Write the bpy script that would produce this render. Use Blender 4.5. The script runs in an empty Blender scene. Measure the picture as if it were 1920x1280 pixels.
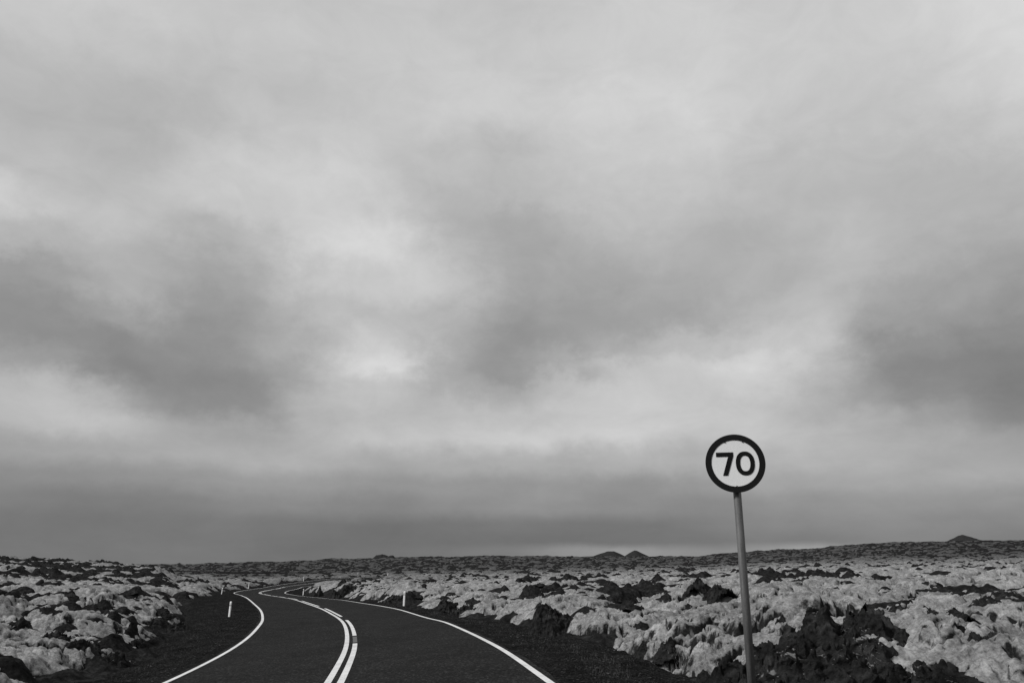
import bpy, bmesh, math, random
import numpy as np
from mathutils import Vector, Matrix

# ------------------------------------------------------------------ camera
CZ = 1.75                                  # camera height; the road passes a little below it
scene = bpy.context.scene
F_PX = 26 / 36 * 1920
HOR = 1046.0
PITCH = math.atan((HOR - 640) / F_PX)
cam = bpy.data.cameras.new("camera")
cam.lens = 26; cam.sensor_width = 36; cam.clip_start = 0.05; cam.clip_end = 30000
cam_o = bpy.data.objects.new("camera", cam)
scene.collection.objects.link(cam_o)
cam_o.location = (0, 0, CZ)
cam_o.rotation_euler = (math.pi / 2 + PITCH, 0, 0)
scene.camera = cam_o

# ------------------------------------------------------------------ exposure
vs = scene.view_settings
scene.display_settings.display_device = 'sRGB'
vs.view_transform = 'Standard'; vs.look = 'None'; vs.gamma = 1; vs.use_curve_mapping = False
vs.exposure = 0.5

# ------------------------------------------------------------------ sun
SUN_EL, SUN_AZ = math.radians(42), math.radians(-106)     # azimuth from +Y towards +X
sl = bpy.data.lights.new("sun", 'SUN')
sl.energy = 2.0; sl.angle = math.radians(9); sl.color = (1, 0.995, 0.99)
so = bpy.data.objects.new("sun", sl); scene.collection.objects.link(so)
sd = Vector((math.sin(SUN_AZ) * math.cos(SUN_EL), math.cos(SUN_AZ) * math.cos(SUN_EL), math.sin(SUN_EL)))
so.rotation_euler = (-sd).to_track_quat('-Z', 'Y').to_euler()
so.location = (0, 0, 60)

# ------------------------------------------------------------------ overcast sky (clouds by direction)
def s2l(v):
    v = np.asarray(v, float) / 255.0
    return np.where(v <= 0.04045, v / 12.92, ((v + 0.055) / 1.055) ** 2.4)

SX = np.arange(0, 1921, 120)
SKY = [
 (0,   [200,202,203,200,200,198,198,196,196,199,203,204,202,202,205,209,210]),
 (100, [190,191,194,196,196,198,199,200,200,203,205,205,203,201,202,208,210]),
 (200, [187,185,184,186,190,194,198,202,204,207,210,208,203,198,198,199,199]),
 (300, [192,190,186,196,204,203,196,193,190,200,202,202,194,190,188,187,186]),
 (360, [204,196,192,198,206,208,196,184,188,196,198,195,190,188,186,186,185]),
 (420, [190,192,192,186,188,204,204,182,176,186,192,188,186,190,186,182,178]),
 (480, [165,176,182,172,178,206,212,188,172,176,182,178,174,188,186,176,170]),
 (540, [155,165,186,166,168,190,200,196,172,170,172,176,186,186,172,166,162]),
 (600, [150,150,168,154,164,182,190,184,164,164,166,170,192,188,164,158,150]),
 (650, [164,150,146,152,162,180,206,178,158,162,182,196,205,190,152,145,142]),
 (690, [180,168,144,150,150,176,216,172,160,176,198,200,216,184,148,140,134]),
 (730, [186,192,156,146,144,184,192,172,176,194,197,196,194,170,150,142,134]),
 (780, [184,196,184,156,152,180,186,190,190,197,198,194,190,182,168,150,142]),
 (820, [172,182,190,184,176,184,192,196,198,200,202,198,192,186,180,166,158]),
 (870, [154,152,160,172,178,176,170,174,176,172,178,180,178,180,178,178,178]),
 (910, [146,150,152,152,156,160,158,158,158,160,152,158,166,164,166,166,164]),
 (950, [134,126,130,138,142,146,142,148,152,150,148,144,150,152,156,152,148]),
 (985, [128,126,127,130,130,127,124,126,131,128,128,136,145,147,147,143,146]),
 (1015,[127,128,128,128,128,126,124,123,124,126,128,131,134,137,141,139,136]),
 (1034,[130,130,130,130,128,126,126,130,136,158,160,146,156,176,150,138,136]),
]
sky_y = np.array([r[0] for r in SKY], float); sky_v = np.array([r[1] for r in SKY], float)
def sky_at(az, el):
    # brightness wanted in direction (az, el), read from the table above
    x, y, z = math.sin(az) * math.cos(el), math.cos(az) * math.cos(el), math.sin(el)
    cp, sp = math.cos(PITCH), math.sin(PITCH)
    d = y * cp + z * sp; u = z * cp - y * sp
    px = 960 + F_PX * x / d; py = 640 - F_PX * u / d
    col = [np.interp(np.clip(px, 0, 1920), SX, row) for row in sky_v]
    return float(np.interp(py, sky_y, col))

world = bpy.data.worlds.new("World"); scene.world = world; world.use_nodes = True
nt = world.node_tree; nt.nodes.clear(); N = nt.nodes; LK = nt.links
def mth(op, a, b=None, c=None, clamp=False):
    n = N.new('ShaderNodeMath'); n.operation = op; n.use_clamp = clamp
    for i, v in enumerate((a, b, c)):
        if v is None: continue
        if isinstance(v, (int, float)): n.inputs[i].default_value = v
        else: LK.new(v, n.inputs[i])
    return n.outputs[0]
def sstep(v, a, b):
    n = N.new('ShaderNodeMapRange'); n.interpolation_type = 'SMOOTHSTEP'
    LK.new(v, n.inputs[0]); n.inputs[1].default_value = a; n.inputs[2].default_value = b
    return n.outputs[0]
def mixf(f, a, b):
    n = N.new('ShaderNodeMix'); n.data_type = 'FLOAT'
    for k, v in ((0, f), (2, a), (3, b)):
        if isinstance(v, (int, float)): n.inputs[k].default_value = v
        else: LK.new(v, n.inputs[k])
    return n.outputs[0]
tc = N.new('ShaderNodeTexCoord')
def wnoise(scale, detail, rough, sc=(1, 1, 1), dist=0.0, loc=(0, 0, 0)):
    mp = N.new('ShaderNodeMapping'); LK.new(tc.outputs['Generated'], mp.inputs[0])
    mp.inputs['Scale'].default_value = sc; mp.inputs['Location'].default_value = loc
    n = N.new('ShaderNodeTexNoise'); n.inputs['Scale'].default_value = scale
    n.inputs['Detail'].default_value = detail; n.inputs['Roughness'].default_value = rough
    n.inputs['Distortion'].default_value = dist
    LK.new(mp.outputs[0], n.inputs['Vector'])
    return n.outputs['Fac']
sep = N.new('ShaderNodeSeparateXYZ'); LK.new(tc.outputs['Generated'], sep.inputs[0])
az0 = mth('ARCTAN2', sep.outputs[0], sep.outputs[1])
el0 = mth('ARCSINE', sep.outputs[2])
w1 = mth('SUBTRACT', wnoise(8, 9, 0.66, (1, 1, 1.3)), 0.5)
w2 = mth('SUBTRACT', wnoise(8, 9, 0.66, (1, 1, 1.3), loc=(7, 3, 5)), 0.5)
ela = mth('ABSOLUTE', el0)
warp_amt = mth('ADD', 0.012, mth('MULTIPLY', sstep(ela, 0.0, 0.3), 0.11))
az = mth('MULTIPLY_ADD', w1, mth('MULTIPLY', warp_amt, 1.5), az0)
el = mth('MULTIPLY_ADD', w2, warp_amt, el0)
AZ0, AZ1, NAZ = -0.70, 0.70, 27
azn = mth('DIVIDE', mth('SUBTRACT', az, AZ0), AZ1 - AZ0, clamp=True)
rows_el = [PITCH + math.atan((640 - p_) / F_PX) for p_ in (1034, 1015, 985, 950, 910, 870, 820, 780, 730, 690, 650, 600, 540, 480, 420, 360, 300, 200, 100, 0)]
cur = None
for i, e in enumerate(rows_el):
    r = N.new('ShaderNodeValToRGB'); r.color_ramp.interpolation = 'CARDINAL'
    els = r.color_ramp.elements
    for k in range(NAZ):
        t = k / (NAZ - 1)
        if 0 < k < NAZ - 1: els.new(t)
    for k, ee in enumerate(els):
        v = float(s2l(sky_at(AZ0 + (AZ1 - AZ0) * k / (NAZ - 1), e)))
        v *= (0.945 - 0.03 * (e > 0.42)) * (1 + 0.30 * (v / 0.45 - 1)); ee.color = (v, v, v, 1)
    LK.new(azn, r.inputs[0])
    if cur is None: cur = r.outputs[0]
    else: cur = mixf(sstep(el, rows_el[i - 1], e), cur, r.outputs[0])
# cloud texture: wispy variations, finer and flatter near the horizon
d1 = mth('SUBTRACT', wnoise(5.0, 9, 0.55, (1, 1, 1.2), 0.25, (2, 1, 0)), 0.5)
d2 = mth('SUBTRACT', wnoise(9, 9, 0.64, (1, 1, 3.2), 0.3, (5, 2, 1)), 0.5)
d3 = mth('SUBTRACT', wnoise(14, 9, 0.62, (1, 1, 1.6), 0.6, (1, 9, 4)), 0.5)
low = mth('SUBTRACT', 1.0, sstep(el0, 0.10, 0.32))
det = mth('ADD', mth('MULTIPLY', d1, 0.14), mth('MULTIPLY', mth('MULTIPLY', d2, low), 0.26))
det = mth('MULTIPLY_ADD', d3, mth('MULTIPLY_ADD', sstep(el0, 0.02, 0.2), 0.10, 0.16), det)
det = mth('ADD', det, 1.0)
cur = mth('MULTIPLY', cur, det)
# away from the photographed part of the sky: an ordinary overcast dome, brighter overhead
dome = mth('MULTIPLY', mth('MULTIPLY_ADD', sep.outputs[2], 0.46, 0.20), mth('MULTIPLY_ADD', d1, 0.5, 1.0))
side = sstep(mth('ABSOLUTE', az0), 0.75, 1.3)
top = sstep(el0, math.radians(41), math.radians(58))
cur = mixf(mth('MAXIMUM', side, top), cur, dome)
cur = mixf(sstep(sep.outputs[2], -0.004, -0.03), cur, 0.12)
# a little of the physical sky behind the cloud, without its colour (black and white photograph)
nish = N.new('ShaderNodeTexSky'); nish.sky_type = 'NISHITA'; nish.sun_disc = False
nish.sun_elevation = SUN_EL; nish.sun_rotation = SUN_AZ
bw = N.new('ShaderNodeRGBToBW'); LK.new(nish.outputs[0], bw.inputs[0])
fin = mth('ADD', mth('MULTIPLY', cur, 0.69), mth('MULTIPLY', bw.outputs[0], 0.0015))
cc = N.new('ShaderNodeCombineColor')
for k in range(3): LK.new(mth('DIVIDE', fin, 0.1), cc.inputs[k])
bg = N.new('ShaderNodeBackground'); LK.new(cc.outputs[0], bg.inputs[0]); bg.inputs[1].default_value = 0.1
ow = N.new('ShaderNodeOutputWorld'); LK.new(bg.outputs[0], ow.inputs[0])
try: world.cycles.sampling_method = 'MANUAL'; world.cycles.sample_map_resolution = 512
except Exception: pass

# ------------------------------------------------------------------ numpy noise
rs = np.random.RandomState(11)
PERM = rs.permutation(256).astype(np.int32); PERM = np.concatenate([PERM, PERM, PERM])
G2 = np.stack([np.cos(np.arange(256) * 2.39996), np.sin(np.arange(256) * 2.39996)], 1).astype(np.float32)
g3 = rs.normal(size=(256, 3)); G3 = (g3 / np.linalg.norm(g3, axis=1)[:, None]).astype(np.float32)
RJ = rs.rand(256, 3).astype(np.float32)
def perlin2(x, y, seed=0):
    xi = np.floor(x).astype(np.int32); yi = np.floor(y).astype(np.int32)
    xf = (x - xi).astype(np.float32); yf = (y - yi).astype(np.float32)
    u = xf * xf * xf * (xf * (xf * 6 - 15) + 10); v = yf * yf * yf * (yf * (yf * 6 - 15) + 10)
    def g(a, b):
        h = PERM[(PERM[(xi + a + seed * 57) & 255] + yi + b + seed * 31) & 255]
        return G2[h, 0] * (xf - a) + G2[h, 1] * (yf - b)
    n0 = g(0, 0); n1 = g(1, 0); n2 = g(0, 1); n3 = g(1, 1)
    a = n0 + u * (n1 - n0); b = n2 + u * (n3 - n2)
    return (a + v * (b - a)) * 1.5
def worley2(x, y, seed=0):
    xi = np.floor(x).astype(np.int32); yi = np.floor(y).astype(np.int32)
    best = np.full(x.shape, 9.0, np.float32)
    for a in (-1, 0, 1):
        for b in (-1, 0, 1):
            h = PERM[(PERM[(xi + a + seed * 57) & 255] + yi + b + seed * 31) & 255]
            d = (xi + a + RJ[h, 0] - x) ** 2 + (yi + b + RJ[h, 1] - y) ** 2
            best = np.minimum(best, d)
    return np.sqrt(best)
def perlin3(p, seed=0):
    pi = np.floor(p).astype(np.int32); f = (p - pi).astype(np.float32)
    w = f * f * f * (f * (f * 6 - 15) + 10)
    def g(a, b, c):
        h = PERM[(PERM[(PERM[(pi[:, 0] + a + seed * 17) & 255] + pi[:, 1] + b) & 255] + pi[:, 2] + c) & 255]
        return G3[h, 0] * (f[:, 0] - a) + G3[h, 1] * (f[:, 1] - b) + G3[h, 2] * (f[:, 2] - c)
    def l(a, b, t): return a + t * (b - a)
    x0 = l(l(g(0,0,0), g(1,0,0), w[:,0]), l(g(0,1,0), g(1,1,0), w[:,0]), w[:,1])
    x1 = l(l(g(0,0,1), g(1,0,1), w[:,0]), l(g(0,1,1), g(1,1,1), w[:,0]), w[:,1])
    return l(x0, x1, w[:, 2]) * 1.6
def cells2(x, y, seed=0):
    """distance to the border between cells: creases between cushions"""
    xi = np.floor(x).astype(np.int32); yi = np.floor(y).astype(np.int32)
    f1 = np.full(x.shape, 9.0, np.float32); f2 = f1.copy()
    for a in (-1, 0, 1):
        for b in (-1, 0, 1):
            h = PERM[(PERM[(xi + a + seed * 57) & 255] + yi + b + seed * 31) & 255]
            d = ((xi + a + RJ[h, 0] - x) ** 2 + (yi + b + RJ[h, 1] - y) ** 2).astype(np.float32)
            f2 = np.minimum(f2, np.maximum(f1, d)); f1 = np.minimum(f1, d)
    return np.sqrt(f2) - np.sqrt(f1)
def worley3(p, seed=0):
    pi = np.floor(p).astype(np.int32)
    best = np.full(len(p), 9.0, np.float32)
    for a in (-1, 0, 1):
        for b in (-1, 0, 1):
            for c in (-1, 0, 1):
                h = PERM[(PERM[(PERM[(pi[:, 0] + a + seed * 17) & 255] + pi[:, 1] + b) & 255] + pi[:, 2] + c) & 255]
                d = (pi[:, 0] + a + RJ[h, 0] - p[:, 0]) ** 2 + (pi[:, 1] + b + RJ[h, 1] - p[:, 1]) ** 2 + (pi[:, 2] + c + RJ[h, 2] - p[:, 2]) ** 2
                best = np.minimum(best, d)
    return np.sqrt(best)
def sm(x, a, b):
    t = np.clip((x - a) / (b - a), 0, 1); return t * t * (3 - 2 * t)

# ------------------------------------------------------------------ road path
RP = [(-0.35, -30, -1.30, 0.04), (-0.93, -8, -1.52, 0.055), (-1.442, 0, -1.701, 0.061), (-2.038, 6, -1.862, 0.061),
 (-2.862, 12.473, -2.036, 0.056), (-3.498, 16.578, -2.137, 0.065), (-4.154, 20.404, -2.248, 0.062), (-4.957, 24.427, -2.353, 0.06),
 (-5.865, 28.5, -2.435, 0.053), (-6.823, 32.398, -2.521, 0.025), (-7.856, 36.038, -2.608, 0.025), (-9.055, 39.855, -2.697, 0.035),
 (-10.479, 44.101, -2.767, 0.022), (-11.756, 47.597, -2.827, 0.011), (-13.303, 51.546, -2.895, -0.002), (-14.591, 54.761, -2.93, -0.013),
 (-16.249, 58.94, -2.997, -0.025), (-19.08, 66.48, -3.246, -0.035), (-21.88, 74.057, -3.527, -0.033), (-24.476, 81.215, -3.802, -0.032),
 (-27.159, 88.64, -4.094, -0.031), (-30.149, 96.363, -4.355, -0.029), (-33.38, 103.977, -4.533, -0.027), (-35.896, 111.147, -4.715, -0.021),
 (-37.769, 119.07, -4.798, -0.011), (-38.675, 126.959, -4.844, -0.004), (-40.301, 135.295, -4.984, 0.002), (-42.153, 143.156, -5.158, 0.006),
 (-43.71, 150.912, -5.304, -0.009), (-44.164, 158.095, -5.331, -0.028), (-42.444, 166.265, -5.123, -0.058), (-38.019, 172.754, -4.71, -0.08),
 (-32.5, 177.5, -4.45, -0.06), (-26, 181.5, -4.5, -0.02), (-17, 187, -4.9, 0.0), (-6, 196, -5.3, 0)]
def resample(P, step):
    P = np.array(P, float)
    t = np.r_[0, np.cumsum(np.linalg.norm(np.diff(P[:, :2], axis=0), axis=1))]
    m = np.gradient(P, t, axis=0)
    T = np.arange(0, t[-1], step); i = np.clip(np.searchsorted(t, T, 'right') - 1, 0, len(t) - 2)
    h = (t[i + 1] - t[i])[:, None]; s = ((T - t[i]) / (t[i + 1] - t[i]))[:, None]
    X = (2*s**3-3*s**2+1)*P[i] + (s**3-2*s*s+s)*h*m[i] + (-2*s**3+3*s*s)*P[i+1] + (s**3-s*s)*h*m[i+1]
    for c in range(4):                                   # light smoothing
        for _ in range(int(6 / step)):
            X[1:-1, c] = 0.25 * X[:-2, c] + 0.5 * X[1:-1, c] + 0.25 * X[2:, c]
    return X, T
RX, RT = resample(RP, 0.5)
RX[:, 2] += CZ
tg = np.gradient(RX[:, :2], axis=0); tg /= np.linalg.norm(tg, axis=1)[:, None]
RN = np.stack([tg[:, 1], -tg[:, 0]], 1)                  # to the right of travel
S0 = float(RT[np.argmin(np.abs(RX[:, 1] - 12.5))])       # arc length where the traced part starts
RS = RT - S0
HALF = 3.4
def road_pt(s, off, dz=0.0):
    X = np.array([np.interp(s, RS, RX[:, k]) for k in range(4)])
    n = np.array([np.interp(s, RS, RN[:, k]) for k in range(2)])
    return (X[0] + n[0] * off, X[1] + n[1] * off, X[2] + X[3] * off + dz)

LEFT_W = ([-45, 0, 8, 17, 30, 40, 60, 80, 105, 125, 200], [4.4, 4.3, 4.8, 5.5, 6.4, 6.8, 6.4, 5.6, 4.6, 4.3, 4.3])
RIGHT_W = ([-45, -5, 0, 6, 14, 25, 40, 60, 75, 100, 125, 200], [4.3, 4.3, 4.8, 4.9, 4.6, 4.2, 4.4, 4.6, 5.4, 5.4, 4.6, 4.2])

# terrain height (relative to the camera) by bearing and forward distance
TY = np.log(np.array([4, 12, 20, 35, 60, 90, 125, 200, 300, 500, 900, 5000.]))
TAB = [
 (-1500,[-1.7,-1.7,-1.7,-1.8,-2.0,-2.0,-1.4,-1.5,-3,-5,-8,-60]),
 (0,   [-1.95,-1.9,-1.9,-1.9,-2.1,-2.2, -0.2,-1.5,-4,-6,-8.5,-60]),
 (180, [-1.95,-1.95,-1.95,-2.0,-2.3,-2.6, -0.75,-2.5,-4.5,-6,-8.5,-60]),
 (290, [-1.95,-2.0,-2.05,-2.2,-2.7,-3.1,-1.3,-4,-5,-6,-8.5,-60]),
 (345, [-1.95,-2.0,-2.1,-2.4,-2.9,-3.5,-3.0,-4.8,-5.2,-6,-8.3,-60]),
 (420, [-1.9,-2.0,-2.1,-2.5,-2.9,-3.7,-4.3,-5.0,-5.2,-6,-7.4,-60]),
 (520, [-1.7,-1.8,-2.0,-2.4,-2.9,-3.6,-4.6,-5.2,-5.2,-5,-5.4,-60]),
 (640, [-1.7,-1.8,-2.0,-2.2,-2.5,-2.9,-4.0,-4.9,-4.8,-3.8,-2.6,-60]),
 (800, [-1.8,-1.85,-2.05,-2.25,-2.4,-3.0,-3.7,-4.3,-4.0,-2.5,-0.2,-50]),
 (960, [-1.8,-1.9,-2.0,-2.1,-2.1,-2.7,-3.3,-3.9,-3.5,-2,1.0,-40]),
 (1120,[-1.85,-1.9,-1.98,-2.0,-2.1,-2.5,-3.0,-3.5,-3.2,-2,0.2,-40]),
 (1300,[-1.75,-1.8,-1.8,-1.7,-1.8,-2.1,-2.4,-2.8,-2.4,-1,0.1,-40]),
 (1480,[-1.35,-1.25,-1.3,-1.4,-1.5,-1.6,-1.8,-1.8,-1,2.5,8.1,-10]),
 (1680,[-1.1,-1.1,-1.15,-1.2,-1.2,-1.3,-1.3,-.8,1.5,7,15.2,10]),
 (1920,[-1.0,-1.0,-1.1,-1.1,-1.1,-1.1,-1,-0.3,2.5,8,17.6,20]),
 (3500,[-1.0,-1.0,-1.1,-1.1,-1.1,-1.1,-1,-0.3,2.5,8,17.6,20]),
]
TB = np.array([r[0] for r in TAB], float); TV = np.array([r[1] for r in TAB], float)
def macro(x, y):
    r = np.hypot(x, y)
    Y = np.maximum(y, 0.35 * r) + 1e-6
    b = np.clip(960 + 1445 * x / Y, TB[0], TB[-1]); ly = np.clip(np.log(np.maximum(Y, 4)), TY[0], TY[-1])
    i = np.clip(np.searchsorted(TB, b, 'right') - 1, 0, len(TB) - 2); j = np.clip(np.searchsorted(TY, ly, 'right') - 1, 0, len(TY) - 2)
    u = (b - TB[i]) / (TB[i + 1] - TB[i]); v = (ly - TY[j]) / (TY[j + 1] - TY[j])
    u = u * u * (3 - 2 * u)
    z = (1-u)*(1-v)*TV[i, j] + u*(1-v)*TV[i+1, j] + (1-u)*v*TV[i, j+1] + u*v*TV[i+1, j+1]
    return z + CZ
RSUB = RX[::2]; NSUB = RN[::2]; SSUB = RS[::2]
def road_info(x, y):
    """distance outside the shoulder edge (negative inside), |lateral|, road height, arc"""
    n = len(x); d = np.full(n, 1e3); s = np.zeros(n); z = np.zeros(n); lat = np.full(n, 1e3)
    near = np.where((x > -75) & (x < 35) & (y > -45) & (y < 225))[0]
    for c in range(0, len(near), 40000):
        k = near[c:c + 40000]
        dx = x[k, None] - RSUB[None, :, 0]; dy = y[k, None] - RSUB[None, :, 1]
        q = dx * dx + dy * dy; i = q.argmin(1); a = np.arange(len(k))
        l = dx[a, i] * NSUB[i, 0] + dy[a, i] * NSUB[i, 1]
        al = np.sqrt(q[a, i]) * np.sign(l)
        lat[k] = al; s[k] = SSUB[i]; z[k] = RSUB[i, 2] + RSUB[i, 3] * np.clip(al, -6, 6)
    w = np.where(lat < 0, np.interp(s, *LEFT_W), np.interp(s, *RIGHT_W))
    return np.abs(lat) - w, lat, z, s
def ground_base(x, y):
    """smooth ground: road bed, shoulders, then the lava field; returns height, distance past the shoulder, ..."""
    e, lat, rz, s = road_info(x, y)
    e = e + 0.45 * perlin2(x / 2.1, y / 2.1, 3) + 0.25 * perlin2(x / 0.7, y / 0.7, 4)
    g = macro(x, y)
    t = sm(e, -0.1, 3.2)
    t2 = sm(e, 0.0, 22.0)
    bed = rz - 0.10 - 0.05 * np.clip(np.abs(lat) - 3.5, 0, 6)
    field = g * t2 + (np.maximum(g * 0.75 + 0.25 * (rz + 0.35), rz + 0.08)) * (1 - t2)
    z = bed * (1 - t) + field * t
    z = np.where(np.abs(lat) > 900, g, z)
    return z, e, lat, rz, s
def ray_hit(px, py, lift=0.0):
    """world point where the line of sight through a pixel of the photograph meets the smooth ground"""
    cp, sp = math.cos(PITCH), math.sin(PITCH)
    a = (px - 960) / F_PX; b = -(py - 640) / F_PX
    dy = cp - b * sp; dz = (sp + b * cp) / dy; dx = a / dy
    Y = np.exp(np.linspace(math.log(5), math.log(900), 1600))
    X = dx * Y; Z = CZ + dz * Y
    g = ground_base(X, Y)[0] + lift
    i = np.where(Z < g)[0]
    i = i[0] if len(i) else len(Y) - 1
    return float(X[i]), float(Y[i]), float(g[i])

# ------------------------------------------------------------------ materials
def new_mat(name):
    m = bpy.data.materials.new(name); m.use_nodes = True
    t = m.node_tree; t.nodes.clear()
    o = t.nodes.new('ShaderNodeOutputMaterial'); b = t.nodes.new('ShaderNodeBsdfPrincipled')
    t.links.new(b.outputs[0], o.inputs[0])
    return m, t, b
def nnoise(t, coord, scale, detail=4, rough=0.55, dist=0):
    n = t.nodes.new('ShaderNodeTexNoise'); n.inputs['Scale'].default_value = scale
    n.inputs['Detail'].default_value = detail; n.inputs['Roughness'].default_value = rough; n.inputs['Distortion'].default_value = dist
    t.links.new(coord, n.inputs['Vector']); return n.outputs['Fac']
def ramp(t, fac, stops):
    r = t.nodes.new('ShaderNodeValToRGB'); e = r.color_ramp.elements
    e[0].position, e[1].position = stops[0][0], stops[-1][0]
    e[0].color = (*[stops[0][1]] * 3, 1); e[1].color = (*[stops[-1][1]] * 3, 1)
    for p, v in stops[1:-1]:
        q = e.new(p); q.color = (v, v, v, 1)
    t.links.new(fac, r.inputs[0]); return r.outputs[0]
def bump(t, h, strength, dist, prev=None):
    b = t.nodes.new('ShaderNodeBump'); b.inputs['Strength'].default_value = strength; b.inputs['Distance'].default_value = dist
    t.links.new(h, b.inputs['Height'])
    if prev is not None: t.links.new(prev, b.inputs['Normal'])
    return b.outputs[0]
def mixc(t, f, a, b, blend='MIX'):
    n = t.nodes.new('ShaderNodeMix'); n.data_type = 'RGBA'; n.blend_type = blend
    for k, v in ((0, f), (6, a), (7, b)):
        if isinstance(v, (int, float)):
            n.inputs[k].default_value = v if k == 0 else (v, v, v, 1)
        else: t.links.new(v, n.inputs[k])
    return n.outputs[2]
def coordo(t, out='Object'):
    return t.nodes.new('ShaderNodeTexCoord').outputs[out]
def geo(t, out): return t.nodes.new('ShaderNodeNewGeometry').outputs[out]

def mat_moss():
    m, t, b = new_mat('moss'); c = geo(t, 'Position')
    big = nnoise(t, c, 0.35, 5, 0.6); mid = nnoise(t, c, 2.2, 6, 0.65); fine = nnoise(t, c, 20, 6, 0.75); med = nnoise(t, c, 6.5, 6, 0.7, 0.6)
    col = ramp(t, mid, [(0.30, 0.18), (0.5, 0.34), (0.66, 0.47)])
    col = mixc(t, 0.55, col, ramp(t, big, [(0.3, 0.45), (0.65, 1.0)]), 'MULTIPLY')
    col = mixc(t, 0.72, col, ramp(t, fine, [(0.34, 0.25), (0.5, 0.85), (0.6, 1.1)]), 'MULTIPLY')
    col = mixc(t, 0.9, col, ramp(t, med, [(0.30, 0.50), (0.46, 0.90), (0.6, 1.08)]), 'MULTIPLY')
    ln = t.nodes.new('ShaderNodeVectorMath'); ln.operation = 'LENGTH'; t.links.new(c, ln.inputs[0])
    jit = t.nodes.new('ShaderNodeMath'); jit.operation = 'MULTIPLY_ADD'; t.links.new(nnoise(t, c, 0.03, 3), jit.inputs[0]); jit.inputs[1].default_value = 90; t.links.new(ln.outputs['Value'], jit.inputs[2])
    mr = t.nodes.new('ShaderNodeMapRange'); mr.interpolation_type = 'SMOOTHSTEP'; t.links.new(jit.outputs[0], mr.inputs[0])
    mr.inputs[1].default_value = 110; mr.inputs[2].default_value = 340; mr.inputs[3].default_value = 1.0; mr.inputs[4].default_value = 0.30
    col = mixc(t, 1.0, col, mr.outputs[0], 'MULTIPLY')     # moss colour darkens with distance out on the plain
    # steep faces coloured lava-dark: bare rock plus shade of the lump sides painted in
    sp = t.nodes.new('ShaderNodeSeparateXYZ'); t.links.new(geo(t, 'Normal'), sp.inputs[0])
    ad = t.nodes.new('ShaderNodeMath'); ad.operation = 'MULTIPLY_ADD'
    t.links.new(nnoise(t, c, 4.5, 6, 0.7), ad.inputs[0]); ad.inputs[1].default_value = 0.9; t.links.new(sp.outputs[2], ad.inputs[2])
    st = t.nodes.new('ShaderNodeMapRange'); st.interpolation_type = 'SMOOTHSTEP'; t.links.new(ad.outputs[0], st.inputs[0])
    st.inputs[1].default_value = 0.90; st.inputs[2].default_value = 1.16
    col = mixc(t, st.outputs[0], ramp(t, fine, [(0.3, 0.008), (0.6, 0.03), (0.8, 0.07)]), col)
    t.links.new(col, b.inputs['Base Color']); b.inputs['Roughness'].default_value = 1.0
    b.inputs['Specular IOR Level'].default_value = 0.0
    n1 = bump(t, nnoise(t, c, 9, 6, 0.7, 0.8), 0.6, 0.09)
    n2 = bump(t, fine, 0.8, 0.03, n1)
    t.links.new(n2, b.inputs['Normal'])
    return m
def mat_lava(name='lava', base=0.022, mossy=0.0):
    m, t, b = new_mat(name); c = geo(t, 'Position')
    a = nnoise(t, c, 3.5, 8, 0.7); f = nnoise(t, c, 30, 4, 0.7)
    col = ramp(t, a, [(0.3, base * 0.35), (0.5, base), (0.62, base * 1.8), (0.75, base * 4.0)])
    if mossy > 0:
        sp = t.nodes.new('ShaderNodeSeparateXYZ'); t.links.new(geo(t, 'Normal'), sp.inputs[0])
        k = nnoise(t, c, 2.6, 5, 0.6)
        ad = t.nodes.new('ShaderNodeMath'); ad.operation = 'MULTIPLY_ADD'
        t.links.new(sp.outputs[2], ad.inputs[0]); ad.inputs[1].default_value = 0.35; t.links.new(k, ad.inputs[2])
        mr = t.nodes.new('ShaderNodeMapRange'); t.links.new(ad.outputs[0], mr.inputs[0])
        mr.inputs[1].default_value = 0.99 - mossy; mr.inputs[2].default_value = 1.06 - mossy
        col = mixc(t, mr.outputs[0], col, 0.20)
    t.links.new(col, b.inputs['Base Color']); b.inputs['Roughness'].default_value = 0.95
    b.inputs['Specular IOR Level'].default_value = 0.0
    v = t.nodes.new('ShaderNodeTexVoronoi'); v.inputs['Scale'].default_value = 9; t.links.new(c, v.inputs['Vector'])
    n1 = bump(t, v.outputs['Distance'], 0.8, 0.05)
    n2 = bump(t, a, 1.0, 0.10, n1); n3 = bump(t, f, 0.8, 0.02, n2)
    t.links.new(n3, b.inputs['Normal'])
    return m
def mat_gravel():
    m, t, b = new_mat('gravel'); c = geo(t, 'Position')
    v = t.nodes.new('ShaderNodeTexVoronoi'); v.inputs['Scale'].default_value = 34; t.links.new(c, v.inputs['Vector'])
    g = t.nodes.new('ShaderNodeRGBToBW'); t.links.new(v.outputs['Color'], g.inputs[0])
    col = ramp(t, g.outputs[0], [(0.0, 0.005), (0.5, 0.013), (0.86, 0.028), (0.97, 0.10)])
    col = mixc(t, 0.8, col, ramp(t, nnoise(t, c, 1.3, 5, 0.6), [(0.3, 0.5), (0.7, 1.5)]), 'MULTIPLY')
    t.links.new(col, b.inputs['Base Color']); b.inputs['Roughness'].default_value = 0.95
    b.inputs['Specular IOR Level'].default_value = 0.0
    n1 = bump(t, v.outputs['Distance'], 0.7, 0.03)
    t.links.new(bump(t, nnoise(t, c, 6, 6, 0.7), 0.9, 0.06, n1), b.inputs['Normal'])
    return m
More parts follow.
